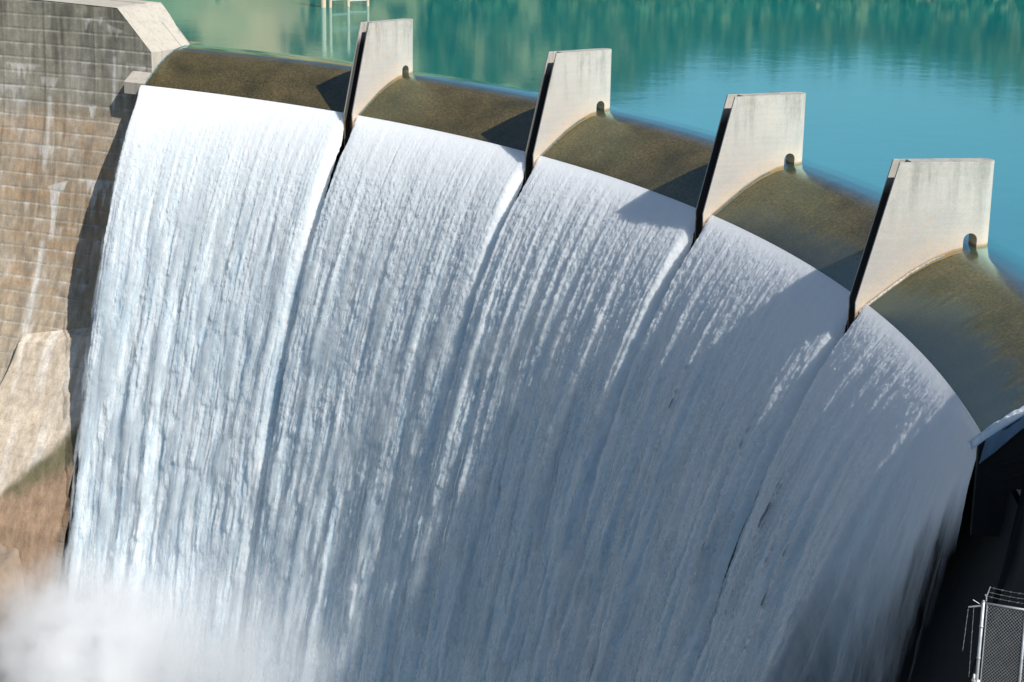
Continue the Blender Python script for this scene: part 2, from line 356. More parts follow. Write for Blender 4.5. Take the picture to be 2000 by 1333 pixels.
# left abutment wall: stained lifts of concrete
def top_z(k): return np.where(k < 4.257, -.2+(k-4.094)/.163*3.4, 3.2+(k-4.257)*.55)
def wall_colors(K, Z):
    U = (K-4.094)*DPHI*96.0         # metres from the spillway end
    gap = 1.2
    row = (Z+3.85)/gap; ri = np.floor(row).astype(int); fr = row-ri
    grey = np.stack([np.full(U.shape, v) for v in (.40, .375, .30)], -1); tan = np.stack([np.full(U.shape, v) for v in (.49, .395, .285)], -1)
    brn = np.stack([np.full(U.shape, v) for v in (.53, .37, .235)], -1)
    d = ss(-4.2, -7.2, Z+.9*(fbm(U*.3, Z*.2, 3, 5)-.5)*2)
    C = grey*(1-d[..., None])+tan*d[..., None]
    blk = _T[ri & 255, (np.floor((U+ri*0)/5.8).astype(int)*7+3) & 255]
    pm = ss(.42, .62, fbm(U*.45, row*1.0, 4, 11)*.7+blk*.3)*ss(.05, .2, fr)*ss(1, .85, fr)*ss(-4, -8, Z)*ss(-30, -20, Z)
    C = C*(1-pm[..., None]*.8)+brn*pm[..., None]*.8
    # lower wall: paler, creamier
    lo = ss(-17, -25, Z); cream = np.array([.62, .53, .40]); C = C*(1-lo[..., None]*.55)+cream*lo[..., None]*.55
    # dark upper blotches and soot streaks
    dk = ss(.5, .72, fbm(U*1.5, Z*.22, 5, 21))*ss(-7, 1, Z); C *= (1-.33*dk)[..., None]
    cap = ss(1.6, 2.6, Z)*ss(.4, .6, fbm(U*.8, Z*.8, 4, 23)); C *= (1-.25*cap)[..., None]
    st = ss(.56, .72, vn(U*3.2, Z*.12, 31))*ss(.3, .6, fbm(U*.7, Z*.3, 3, 33)); C *= (1-.22*st)[..., None]
    W = np.zeros(U.shape)
    # calcite along the lift joints with short runs below
    jw = np.exp(-((fr-1+.04)*gap/.06)**2)+np.exp(-((fr+.03)*gap/.06)**2)
    jm = ss(.35, .6, fbm(U*.9, row*0+ri*3.7, 3, 41)); W += .42*jw*(.35+.65*jm)
    run = ss(.58, .7, vn(U*3.0, ri*5.3+0*U, 43))*np.exp(-(1-fr)*gap/(.12+.5*vn(U*2.2, ri*2.1+0*U, 44)))*ss(2, -1, Z); W += .5*run*jm
    # long vertical leaching streaks
    for (u0, w, z0, z1, a, lean) in [(10.55, .22, -4.6, -10.6, .9, 0), (9.9, .12, -7.4, -10.2, .5, 0), (9.95, .3, -16.5, -24, .95, .0), (9.2, .18, -11.5, -16, .6, 0), (3.9, .17, -.9, -4.9, 1.0, -.02), (9.3, .12, -23, -30, .6, 0), (8.2, .4, -24, -31, .5, 0)]:
        cu = u0+lean*(Z-z0)+.12*(vn(Z*.8, Z*0, 51)-.5); W += a*np.exp(-((U-cu)/w)**4)*ss(z1-.6, z1+.6, Z)*ss(z0+.25, z0-.15, Z)*(.65+.5*vn(U*6, Z*.6, 52))
    # ragged white patches with a sharp upper edge and fingers hanging below
    for (ua, ub, z0, ln, a, slope) in [(4.9, 7.2, 2.35, 1.0, .8, -.12), (2.9, 4.6, 1.35, 1.5, .7, .28), (.6, 2.7, -1.35, .9, .7, .05), (5.6, 8.0, -4.95, 1.1, 1.0, .0), (7.9, 10.0, -11.3, 3.6, 1.0, -.3), (2.6, 6.6, -10.9, 2.0, .95, -.03), (9.6, 11.6, -3.0, .9, .7, 0), (11.5, 15, -2.0, 1.2, .7, 0), (13, 16, -3.9, 1.2, .6, 0), (9, 12, -8.6, .9, .5, 0), (6.2, 9.2, -15.1, .9, .5, 0)]:
        zt = z0+slope*(U-ua); fing = ln*(.1+1.5*vn(U*3.4, U*0, int(ua*7)+60)**2)*np.clip(1-np.abs((U-(ua+ub)/2)/((ub-ua)/2))**3, 0, 1)
        W += a*ss(.06, -.04, Z-zt)*ss(-fing-.18, -fing+.18, Z-zt)*ss(ua-.1, ua+.15, U)*ss(ub+.1, ub-.15, U)*(.45+.8*fbm(U*3, Z*1.2, 3, 71))
    mist = ss(.5, .75, fbm(U*.5, Z*.25, 4, 81))*.22; W += mist*ss(1, -3, Z)
    W = np.clip(W, 0, 1)[..., None]; C = C*(1-W)+np.array([.78, .74, .68])*W
    # vertical construction joints and hairline lift joints
    for ju in (5.95, 11.0, 15.2): C *= (1-.5*np.exp(-((U-ju)/.045)**2)*ss(-14, -6, Z))[..., None]
    C *= (1-.28*np.exp(-((fr-.5+.5*np.sign(.5-fr)*-1+.0)*gap/.03)**2))[..., None] if False else 1
    hl = np.exp(-(np.minimum(fr, 1-fr)*gap/.028)**2); C *= (1-.25*hl*(1-jm*.5))[..., None]
    rust = np.exp(-((U-9.65)/.12)**2)*ss(-8.5, -5, Z)*ss(-4.6, -5, Z)*.5; rust = rust[..., None]; C = C*(1-rust)+np.array([.42, .22, .09])*rust
    # damp, mossy foot with a reddish band under it
    foot = ss(0, 1, (-30.6+(U-3)*-.95-Z)/1.3+.6*(fbm(U*.6, Z*.6, 4, 91)-.5)); red = ss(0, 1, (-33.2+(U-3)*-.5-Z)/1.6+.8*(fbm(U*.5, Z*.5, 4, 95)-.5))
    foot = (foot)[..., None]; C = C*(1-foot)+np.array([.17, .15, .085])*foot
    red = red[..., None]*.85; C = C*(1-red)+np.array([.40, .265, .175])*red
    gr = ss(-36.5, -38, Z+.6*(vn(U, Z, 97)-.5))[..., None]*.6; C = C*(1-gr)+np.array([.42, .37, .30])*gr
    return C*np.array([.76, .755, .74])
nk, nv = 330, 760
kk = np.concatenate([np.linspace(4.094, 4.257, 50), np.linspace(4.257, 5.35, nk-50)[1:]]); vv = np.linspace(0, 1, nv)
K, V = np.meshgrid(kk, vv, indexing='ij'); Zt = top_z(K); Zg = Zt+(-62-Zt)*V
Rg = face_r(Zg); Ua = (K-4.094)*DPHI*96
fr = (Zg+3.85)/1.2; fr = fr-np.floor(fr)
Rg = Rg+.035*np.exp(-(np.minimum(fr, 1-fr)*1.2/.05)**2)+.05*(fbm(Ua*.7, Zg*.7, 4, 3)-.5)
abut = link('abutment_wall', grid_mesh('abutment_wall', *cyl_grid(Rg, K, Zg), U=Ua, V=Zg, col=wall_colors(K, Zg)), M_wall)
part(abut); abut['label'] = 'stained grey and brown abutment wall left of the falling water'
# its sloping and level top, end face and upstream face
def top_grid(klist, r0=96.25, r1=102.0, n=14):
    K, T = np.meshgrid(np.array(klist), np.linspace(0, 1, n), indexing='ij'); Zg = top_z(K)
    R = r0+(r1-r0)*T; return K, R, Zg
K, R, Zg = top_grid(list(np.linspace(4.094, 4.257, 12))+list(np.linspace(4.257, 5.35, 30)[1:]))
R = R+(R > 101.9)*(-.8)*ss(4.257, 4.094, K)
o = link('abutment_top', grid_mesh('abutment_top', *cyl_grid(R, K, Zg), smooth=False), M_top); part(o, abut)
zz = np.linspace(0, 1, 8); K2, T = np.meshgrid(np.linspace(4.094, 5.35, 40), zz, indexing='ij')
Rb = 102-.8*ss(4.257, 4.094, K2); Zb = top_z(K2)+(-8-top_z(K2))*T
o = link('upstream_face', grid_mesh('upstream_face', *cyl_grid(Rb, K2, Zb), smooth=False), M_top); part(o, abut)
Rr, T = np.meshgrid(np.linspace(96.2, 101.2, 20), zz, indexing='ij'); Ze = -.2+(-6+.2)*T
o = link('end_face', grid_mesh('end_face', *cyl_grid(Rr, np.full(Rr.shape, 4.0945), Ze), smooth=False), M_top); part(o, abut)
# groove and lift line on the sloping top
bm = bmesh.new()
def strip_on_top(bm, ra, rb, ka, kb, h=.03, w=None, n=14):
    for i in range(n):
        k0, k1 = ka+(kb-ka)*i/n, ka+(kb-ka)*(i+1)/n
        z0, z1 = float(top_z(np.array(k0))), float(top_z(np.array(k1)))
        hexa(bm, [pt(ra, 0, z0-.05, k0), pt(rb, 0, z0-.05, k0), pt(rb, 0, z1-.05, k1), pt(ra, 0, z1-.05, k1), pt(ra, 0, z0+h, k0), pt(rb, 0, z0+h, k0), pt(rb, 0, z1+h, k1), pt(ra, 0, z1+h, k1)])
strip_on_top(bm, 100.15, 101.1, 4.096, 5.3, .07)
o = bm_obj('kerb', bm, M_top); part(o, abut)
# corbel block beside the lip
def corbel(k0, k1, parent, mat, name='corbel'):
    bm = bmesh.new()
    hexa(bm, [pt(95.05, 0, -3.55, k0), pt(96.4, 0, -3.55, k0), pt(96.4, 0, -3.55, k1), pt(95.05, 0, -3.55, k1),
              pt(95.05, 0, -2.58, k0), pt(96.4, 0, -1.7, k0), pt(96.4, 0, -1.7, k1), pt(95.05, 0, -2.58, k1)])
    bmesh.ops.bevel(bm, geom=bm.edges[:], offset=.02, segments=1, affect='EDGES')
    return part(bm_obj(name, bm, mat), parent)
corbel(4.09, 4.19, abut, M_top)
# pale toe buttress low on the wall
nb, mb = 60, 260
tt = np.linspace(0, 1, mb)**1.2; K, T = np.meshgrid(np.linspace(0, 1, nb), tt, indexing='ij')
ztop = -22.0-1.9*K; Zg = ztop+(-54-ztop)*T; Kc = 4.10+(.475+.40*ss(0, .6, T))*K
edge = np.clip(np.minimum(K*1.0, 1-K)/.03, 0, 1); capf = np.clip(T/.02, 0, 1)
Rg = face_r(Zg)-(.75*np.minimum(ss(0, 1, (1-K)/.03), capf)+.0)-.03+.03*(fbm(K*20, Zg, 3, 8)-.5)
Ub = (Kc-4.094)*DPHI*92
cream = np.array([.60, .50, .385])*np.ones(Zg.shape+(1,))
cs_ = ss(.5, .75, fbm(Ub*1.6, Zg*.12, 4, 15))[..., None]; cream = cream*(1-cs_*.6)+np.array([.80, .75, .67])*cs_*.6
cs2 = ss(.55, .75, fbm(Ub*1.2, Zg*.1, 4, 19))[..., None]; cream = cream*(1-cs2*.4)+np.array([.52, .42, .27])*cs2*.4
hlb = ((Zg+3.85)/1.2) % 1; cream = cream*(1-.2*np.exp(-(np.minimum(hlb, 1-hlb)*1.2/.03)**2))[..., None]
ft = ss(0, 1, (-30.9+(Ub-3)*-.95-Zg)/1.3+.7*(fbm(Ub*.6, Zg*.6, 4, 91)-.5))[..., None]; cream = cream*(1-ft)+np.array([.17, .15, .085])*ft
rd = ss(0, 1, (-33.2+(Ub-3)*-.5-Zg)/1.6+.8*(fbm(Ub*.5, Zg*.5, 4, 95)-.5))[..., None]*.85; cream = cream*(1-rd)+np.array([.40, .265, .175])*rd
o = link('toe_buttress', grid_mesh('toe_buttress', *cyl_grid(Rg, Kc, Zg), col=cream), M_wall); part(o, abut)

# right abutment: mirror image, mostly outside the picture and in the dam's own shade
def top_zr(k): return np.where(k > -1.12, -4.6, 2.4)
K, V = np.meshgrid(np.concatenate([np.linspace(-.975, -1.1199, 12), np.linspace(-1.1201, -4.6, 60)]), np.linspace(0, 1, 60), indexing='ij')
Zt = top_zr(K); Zg = Zt+(-62-Zt)*V
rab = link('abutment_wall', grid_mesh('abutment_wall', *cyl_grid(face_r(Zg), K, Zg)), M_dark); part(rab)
rab['label'] = 'dark shaded abutment wall right of the falling water'
K, T = np.meshgrid(np.concatenate([np.linspace(-.975, -1.1199, 12), np.linspace(-1.1201, -4.6, 60)]), np.linspace(0, 1, 8), indexing='ij')
o = link('abutment_top', grid_mesh('abutment_top', *cyl_grid(96.25+5.75*T, K, top_zr(K)), smooth=False), M_top); part(o, rab)
o = link('upstream_face', grid_mesh('upstream_face', *cyl_grid(np.full(K.shape, 102.), K, top_zr(K)+(-8-top_zr(K))*T), smooth=False), M_top); part(o, rab)
# low training wall at the end of the crest: its top is awash
bm = bmesh.new(); rr = list(np.linspace(94.75, 102, 26))
for a, b in zip(rr[:-1], rr[1:]):
    za, zb = float(film(a))-.03, float(film(b))-.03
    k0, k1 = -.972, -.989
    hexa(bm, [pt(a, 0, -6.5, k0), pt(b, 0, -6.5, k0), pt(b, 0, -6.5, k1), pt(a, 0, -6.5, k1), pt(a, 0, za, k0), pt(b, 0, zb, k0), pt(b, 0, zb, k1), pt(a, 0, za, k1)])
bmesh.ops.remove_doubles(bm, verts=bm.verts, dist=.001)
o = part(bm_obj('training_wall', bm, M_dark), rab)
bm = bmesh.new()                    # ledge moulding under the training wall
for (ra, rb, za, zb, h) in [(95.45, 101, -3.6, -1.6, .16), (95.75, 101, -4.15, -2.1, .1)]:
    hexa(bm, [pt(ra, 0, za-h, -.988), pt(rb, 0, zb-h, -.988), pt(rb, 0, zb-h, -.994), pt(ra, 0, za-h, -.994), pt(ra, 0, za, -.988), pt(rb, 0, zb, -.988), pt(rb, 0, zb, -.994), pt(ra, 0, za, -.994)])
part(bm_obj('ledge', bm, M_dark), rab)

# piers: two thin plates with an open slot in front, solid round-nosed body behind, arched vent through
def pier_mesh():
    t = .5; bm = bmesh.new(); rings = []
    lev = [(-5.2, 94.42), (-3.08, 94.42), (-2.62, 94.40), (-1.0, 94.40+1.0*1.70*(1.62/6.62)), (1.0, 94.40+1.70*(3.62/6.62)), (2.5, 94.40+1.70*(5.12/6.62)), (4.0, 96.10)]
    for z, rf in lev:
        p = [(rf, t)]; rc = 100.85-t*1.1
        p += [(rc-1.2, t)]
        for i in range(0, 17):
            a = math.pi/2-math.pi*i/16; p.append((rc+t*1.1*math.cos(a), t*math.sin(a)))
        p += [(rc-1.2, -t), (rf, -t), (rf, -t+.115), (rf+.62, -t+.115), (rf+.62, t-.115), (rf, t-.115)]
        rings.append([bm.verts.new((r-94, y, z)) for r, y in p])
    n = len(rings[0])
    for a, b in zip(rings[:-1], rings[1:]):
        for i in range(n): bm.faces.new((a[i], a[(i+1) % n], b[(i+1) % n], b[i]))
    bm.faces.new(rings[0][::-1]); bm.faces.new(rings[-1])
    bmesh.ops.recalc_face_normals(bm, faces=bm.faces)
    me = bpy.data.meshes.new('pier'); bm.to_mesh(me); bm.free()
    o = bpy.data.objects.new('pier', me); COL.objects.link(o)
    cb = bmesh.new(); pf = [(-.33, -.5), (.33, -.5), (.33, .27)]+[(.33*math.cos(a), .27+.33*math.sin(a)) for a in [math.pi*i/12 for i in range(1, 12)]]+[(-.33, .27)]
    A = [cb.verts.new((99.8-94+x, -1, z)) for x, z in pf]; B = [cb.verts.new((99.8-94+x, 1, z)) for x, z in pf]
    for i in range(len(A)): cb.faces.new((A[i], A[(i+1) % len(A)], B[(i+1) % len(A)], B[i]))
    cb.faces.new(A[::-1]); cb.faces.new(B); bmesh.ops.recalc_face_normals(cb, faces=cb.faces)
    cm = bpy.data.meshes.new('cut'); cb.to_mesh(cm); cb.free(); c = bpy.data.objects.new('cut', cm); COL.objects.link(c)
    md = o.modifiers.new('b', 'BOOLEAN'); md.operation = 'DIFFERENCE'; md.solver = 'EXACT'; md.object = c
    bv = o.modifiers.new('v', 'BEVEL'); bv.width = .018; bv.segments = 2; bv.limit_method = 'ANGLE'; bv.angle_limit = math.radians(40)
    dg = bpy.context.evaluated_depsgraph_get(); out = bpy.data.meshes.new_from_object(o.evaluated_get(dg))
    bpy.data.objects.remove(o); bpy.data.objects.remove(c); bpy.data.meshes.remove(cm)
    out.name = 'pier'; return out
pm = pier_mesh()
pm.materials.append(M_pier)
PL = {3: 'palest and smallest concrete pier, first after the left abutment wall', 2: 'concrete pier with faint grey top streaks, second from the left wall',
      1: 'grimy-topped concrete pier, third from the left wall', 0: 'largest and nearest concrete pier with dark weathered top and rust marks'}
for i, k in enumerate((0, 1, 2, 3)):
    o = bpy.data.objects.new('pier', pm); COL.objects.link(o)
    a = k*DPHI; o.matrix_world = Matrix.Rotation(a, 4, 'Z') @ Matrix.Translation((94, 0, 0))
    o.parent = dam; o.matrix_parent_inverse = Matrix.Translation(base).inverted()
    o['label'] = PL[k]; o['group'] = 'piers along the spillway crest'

# ------------------------------------------------------------------ reservoir and the film running over the crest
ra = np.concatenate([np.linspace(94.9, 103, 60), np.linspace(103.5, 130, 24), np.linspace(136, 700, 30)])
ka = np.linspace(-.972, 4.098, 260)
K, R = np.meshgrid(ka, ra[:60], indexing='ij'); Zg = film(R)
Zg = Zg+.02*(fbm(K*DPHI*96*1.2, R*.5, 3, 4)-.5)*ss(101, 99, R)
depth = ss(99.3, 101.6, R); fl = ss(100.3, 98.6, R)
patch = lip_reflection(K, R)
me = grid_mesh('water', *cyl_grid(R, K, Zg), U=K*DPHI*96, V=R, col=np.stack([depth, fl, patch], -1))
w1 = link('water', me, M_water)
K, R = np.meshgrid(np.linspace(-6, 10.5, 200), ra[59:], indexing='ij')
X, Y, _ = cyl_grid(R, K, R)
me2 = grid_mesh('water', X, Y, R*0, U=K*DPHI*96, V=R, col=np.stack([R*0+1, R*0, R*0], -1))
bm = bmesh.new(); bm.from_mesh(me); bm.from_mesh(me2); bm.to_mesh(me); bm.free(); bpy.data.meshes.remove(me2)
for p in me.polygons: p.use_smooth = True
tag(w1, 'smooth blue green reservoir spilling over the olive crest', 'water', kind='structure')

# ------------------------------------------------------------------ the falling water, one curtain per bay
dd = np.linspace(0, 26, 6000); fz = ZL-(.9*dd+.2*dd*dd); farc = np.concatenate([[0], np.cumsum(np.hypot(np.diff(dd), np.diff(fz)))])
def curtain(b, k0, k1, zend, nu, ns):
    smax = float(np.interp(-zend, -fz, farc))
    sv = (np.linspace(0, 1, ns)**1.15)*smax; uu = np.linspace(0, 1, nu)
    Uu, Sv = np.meshgrid(uu, sv, indexing='ij')
    d = np.interp(Sv, farc, dd); z0 = ZL-(.9*d+.2*d*d); r0 = RL-d
    gapw = .5-.32*ss(0, 12, Sv)-.06*ss(16, 34, Sv)
    k0e = k0+(gapw/96/DPHI if b > 0 else -.002); k1e = k1-(gapw/96/DPHI if b < 4 else -.002)
    Kk = k0e+(k1e-k0e)*Uu; W = Kk*DPHI*90           # metres across
    if b == 0:
        wst = ss(-.62, -.97, Kk); z0 = ZL-(.9*d+.2*d*d)*(1+3.2*wst); lim = (ZL-(.9*d+.2*d*d)); r0 = r0
        # the free end of the curtain hugs the wall and falls more steeply
    e0 = (Kk-k0e)*DPHI*90; e1 = (k1e-Kk)*DPHI*90
    sd_ = 100+b*11
    A = .0+.9*ss(0, 34, Sv); A2 = ss(0, 3.0, Sv)
    wob = .35*(vn(W*.25, Sv*.12, sd_)-.5)*ss(3, 20, Sv); Wd = W+wob*2
    # long ropes that keep their line from the lip down
    Wd = Wd+.07*ss(1, 12, Sv)*(fbm(W*2.6, Sv*.9, 3, sd_+50)-.5)*2; Wf = Wd+.05*(vn(W*9, Sv*4, sd_+51)-.5)
    rope = vn(Wd*.95, Sv*.03, sd_+1)+.45*vn(Wd*2.3, Sv*.05, sd_+2); rope = rope/1.45
    line = (vn(Wd*2.1, Sv*.035, sd_+5)-.5)+.7*(vn(Wd*4.6, Sv*.06, sd_+6)-.5)+.45*(vn(Wd*9.5, Sv*.12, sd_+7)-.5)
    groove = -np.exp(-((vn(Wd*.7, Sv*.02, sd_+3)-.5)/.03)**2)
    ra_ = (1.9, 2.1, 1.6, 1.1, 1.1)[b]; H = ra_*A*(rope-.5)+.06*A2*groove+(.05*A2+.035*ss(0, .9, Sv)+(.42, .38, .22, .11, .10)[b]*ss(2, 12, Sv))*line
    c2 = comet(Wd+.3, Sv, .85, 5.6, sd_+12); c3 = comet(Wf, Sv, .40, 2.6, sd_+13)
    H = H+.26*ss(10, 30, Sv)*c2+.12*ss(3, 14, Sv)*c3
    puff = billow(Wd*1.1, Sv*.25, 3, sd_+20, .55)
    bead = fbm(Wf*4.8, Sv*2.9, 4, sd_+23, .72); cot2 = fbm(Wf*3.0, Sv*.50, 5, sd_+25, .62); tq = ss(10, 34, Sv)
    H = H+.14*ss(4, 26, Sv)*(puff-.6)+(.085*ss(0, 1.0, Sv)+.17*ss(.6, 7, Sv)*(1-.4*tq)*(.7, .75, .9, 1, 1)[b])*(bead-.5)+.15*ss(4, 26, Sv)*(cot2-.5)+.016*ss(0, 1.5, Sv)*(vn(Wf*12, Sv*8, sd_+30)-.5)*2
    H = H*(1.1, 1.1, .95, .78, .66)[b]
    # edges roll back into the gap behind each pier
    rag = .25*ss(1, 14, Sv)*(billow(Sv*.8, Sv*0+b, 3, sd_+40)-.5)*2+.06*ss(.3, 3, Sv)*(vn(Sv*4, Sv*0, sd_+41)-.5)
    el = np.exp(-e0/(.20+.004*Sv)); er = np.exp(-e1/(.20+.004*Sv))
    H = H+.08*ss(0, 3, Sv)*(.5+1.0*vn(Sv*1.5, Sv*0+.5, sd_+90))*(np.exp(-((e0-.38)/.22)**2)+.8*np.exp(-((e1-.38)/.22)**2))
    H = H-(.75+.035*Sv)*(el+er)*ss(0, 2.5, Sv)
    KD = Kk-(rag*(el-er))/96/DPHI
    slope = .9+.4*d; nn = np.hypot(slope, 1); nr, nz = -slope/nn, 1/nn
    H = H+.05
    if b == 0:
        hug = ss(-.60, -.965, Kk); H = H*(1-.2*hug)
    Rr = r0+nr*H; Zz = z0+nz*H
    thin = np.zeros(Uu.shape)            # red = how far the curtain has broken up into see-through spray
    if b == 0:
        dz = ZL-z0; dx = e0-.4*ss(0, 6, dz)+.6+(.6+.08*dz)*(fbm(W*1.3, Sv*.5, 4, 301)-.5)*2+(.4+.05*dz)*(billow(W*2.2, Sv*1.2, 3, 302)-.6)
        lim = .9+.80*np.clip(dz-.8, 0, 30); thin = np.clip(ss(lim, lim*.05, dx)*ss(1.2, 5, dz)*1.05, 0, 1)
    elif b == 4:
        dx = e1+.5*(billow(W*2, Sv*1.1, 3, 303)-.6); thin = ss(.22, .0, dx)*ss(1, 6, Sv)
    g = 1-ss(0, .9, np.minimum(e0+9*(b == 0), e1+9*(b == 4))-.35*(billow(W*2.0, Sv*.9, 3, 304+b)-.6)*ss(3, 15, Sv))
    thin = np.maximum(thin, g*.0)
    colr = np.stack([thin, thin*0, thin*0], -1)
    def nrm_of(Kx, a_, b_): return np.stack([a_*np.cos(Kx*DPHI), a_*np.sin(Kx*DPHI), b_], -1)
    g1 = (*cyl_grid(Rr, KD, Zz), W, Sv, colr, nrm_of(Kk, nr, nz))
    # torn veils of spray riding a little outside the dense water, part of the same curtain
    out = [g1]
    for lay, off_ in ((0, .10),):
        st = 2; W2, S2, K2 = W[::st, ::st], Sv[::st, ::st], KD[::st, ::st]
        Hs = H[::st, ::st]; base_h = ra_*A[::st, ::st]*(rope[::st, ::st]-.5)
        Hs = base_h*.45+Hs*.55+off_+(.012+.006*lay)*S2+.25*ss(3, 25, S2)*(fbm(W2*1.2, S2*.4, 3, sd_+60+lay)-.5)
        edge = np.minimum(e0, e1)[::st, ::st]
        cov = ss(.40, .68, fbm(W2*1.6+lay*5, S2*.28, 5, sd_+70+lay, .65))*ss(2.0, 14, S2)*ss(.1, .9, edge)*(.25, .3, .45, .6, .6)[b]
        t2 = 1-cov*(1-thin[::st, ::st])
        R2 = (r0+nr*0)[::st, ::st]+nr[::st, ::st]*Hs; Z2 = z0[::st, ::st]+nz[::st, ::st]*Hs
        out.append((*cyl_grid(R2, K2, Z2), W2+3, S2, np.stack([t2, t2*0+1, t2*0], -1), nrm_of(K2, nr[::st, ::st], nz[::st, ::st])))
    me = merged_grids('waterfall', out)
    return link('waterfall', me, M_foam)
KS = [-.97, 0, 1, 2, 3, 4.098]
ZE = [-30, -33, -42, -50, -56]
names_w = ['nearest curtain of falling water, mostly in blue shade, at the right end', 'shaded curtain of falling water between the two right piers',
           'blue grey curtain of falling water between the two middle piers', 'white curtain of falling water between the two left piers',
           'brightest sunlit curtain of falling water beside the left wall']
for b in range(5):
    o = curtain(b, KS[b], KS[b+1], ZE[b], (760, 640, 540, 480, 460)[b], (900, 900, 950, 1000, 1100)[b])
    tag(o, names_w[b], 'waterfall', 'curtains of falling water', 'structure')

# foam along the awash training wall and thin white seams at the pier feet
bm = bmesh.new(); rng = random.Random(3)
def seam(bm, k, off, r0, r1, w, h, n=60):
    prev = None
    for i in range(n+1):
        r = r0+(r1-r0)*i/n; z = float(film(r)); ww = w*(.6+.8*rng.random())*min(1, .15+1.4*(r1-r)/(r1-r0) if r1 > r0 else 1)
        a, b_, c = pt(r, off, z-.03, k), pt(r, off-ww*.5, z+h*(.6+.8*rng.random()), k), pt(r, off-ww, z-.03, k)
        cur = [bm.verts.new(x) for x in (a, b_, c)]
        if prev:
            bm.faces.new((prev[0], prev[1], cur[1], cur[0])); bm.faces.new((prev[1], prev[2], cur[2], cur[1]))
        prev = cur
for k in (0, 1, 2, 3): seam(bm, k, -.495, 94.6, 98.6, .10, .05)
seam(bm, 4.093, -.0, 94.9, 100.6, .14, .06)
fo = bm_obj('foam', bm, M_froth); tag(fo, 'thin white foam seams where the film meets the pier feet', 'foam', kind='structure')
ks = np.linspace(0, 1, 40); rs = np.linspace(94.5, 101, 320)
Q, R = np.meshgrid(ks, rs, indexing='ij'); wid = .95-.6*ss(95, 100, R)+.25*(fbm(R*2.5, R*0, 3, 9)-.5)
off = -.3+wid*Q; hh = (.16*np.sin(np.pi*np.clip(Q, 0, 1))**.6)*(.35+billow(R*3.2, Q*3, 3, 6))-.05*Q
a = -.972*DPHI; Xc = R*np.cos(a)-off*np.sin(a); Yc = R*np.sin(a)+off*np.cos(a)
o = link('foam', grid_mesh('foam', Xc, Yc, film(R)+hh+.01, U=off, V=R, flip=True), M_froth)
tag(o, 'broken white foam along the end of the crest at the right edge', 'foam', kind='structure')
# smooth water spilling sideways over the end of the crest
Q, R = np.meshgrid(np.linspace(0, 1, 60), np.linspace(94.97, 99.5, 90), indexing='ij')
L_ = .45+.45*ss(97, 94.9, R); fall = Q*L_
out = .30+.22*np.sqrt(fall)+.05*(vn(R*3, fall*1.2, 77)-.5); zf = np.interp(R, [93.2, 94.98, 120], [-5.4, ZL, float(film(98))]) if False else film(R)-1.2*np.clip(94.3-R, 0, 9)
Zs = zf+.03-fall*1.0-.02+.03*(vn(R*6, fall*2, 78)-.5); Rs = R-.22*fall
X = Rs*np.cos(a)+out*np.sin(a); Y = Rs*np.sin(a)-out*np.cos(a)
M_smooth = mat_foam('smooth_spill', .05)
for l_ in list(M_smooth.node_tree.nodes['Principled BSDF'].inputs['Base Color'].links): M_smooth.node_tree.links.remove(l_)
M_smooth.node_tree.nodes['Principled BSDF'].inputs['Base Color'].default_value = (.20, .33, .46, 1)
o = link('waterfall', grid_mesh('waterfall', X, Y, Zs, U=R, V=fall, flip=False), M_smooth)
tag(o, 'smooth thin water sliding sideways off the right end of the crest', 'waterfall', kind='structure')

# ------------------------------------------------------------------ spray rising at the foot
def mist(name, k, r, z, ax, dens, seed, label):
    bm = bmesh.new(); bmesh.ops.create_icosphere(bm, subdivisions=3, radius=1.0)
    m = Mat(name+'_air'); m.t.nodes.remove(m.b)
    c = m.n('TexCoord'); sp = m.n('VectorMath', operation='LENGTH'); m.l(c.outputs['Object'], sp.inputs[0])
    f = m.math('SUBTRACT', 1.0, m.math('POWER', sp.outputs['Value'], 1.6), clamp=True)
    mp = m.n('Mapping'); mp.inputs['Scale'].default_value = (ax[0]/6, ax[1]/6, ax[2]/6); mp.inputs['Location'].default_value = (seed, seed*2, 0); m.l(c.outputs['Object'], mp.inputs[0])
    nz = m.noise(mp.outputs[0], 2.0, 6, .62)
    d = m.math('MULTIPLY', m.math('MULTIPLY', f, m.ramp(nz, [(.36, .0), (.62, 1.0)])), dens)
    d = m.math('MULTIPLY', d, f)
    v = m.n('VolumePrincipled'); v.inputs['Color'].default_value = (.997, .998, 1, 1); v.inputs['Anisotropy'].default_value = .1
    m.l(d, v.inputs['Density']); m.l(v.outputs[0], m.out.inputs['Volume'])
    me = bpy.data.meshes.new(name); bm.to_mesh(me); bm.free(); o = link(name, me, m.m)
    a = k*DPHI; o.matrix_world = Matrix.Translation(pt(r, 0, z, k)) @ Matrix.Rotation(a, 4, 'Z') @ Matrix.Diagonal((*ax, 1))
    return tag(o, label, 'spray', kind='stuff')
mist('spray_mist', 3.6, 78.5, -50.5, (8.5, 15, 15.5), 3.2, 1.0, 'thick white spray boiling up at the foot of the left wall')
mist('spray_mist', 2.75, 80.0, -46.0, (7, 19, 15), .40, 5.0, 'thin pale spray drifting before the lower middle curtains')

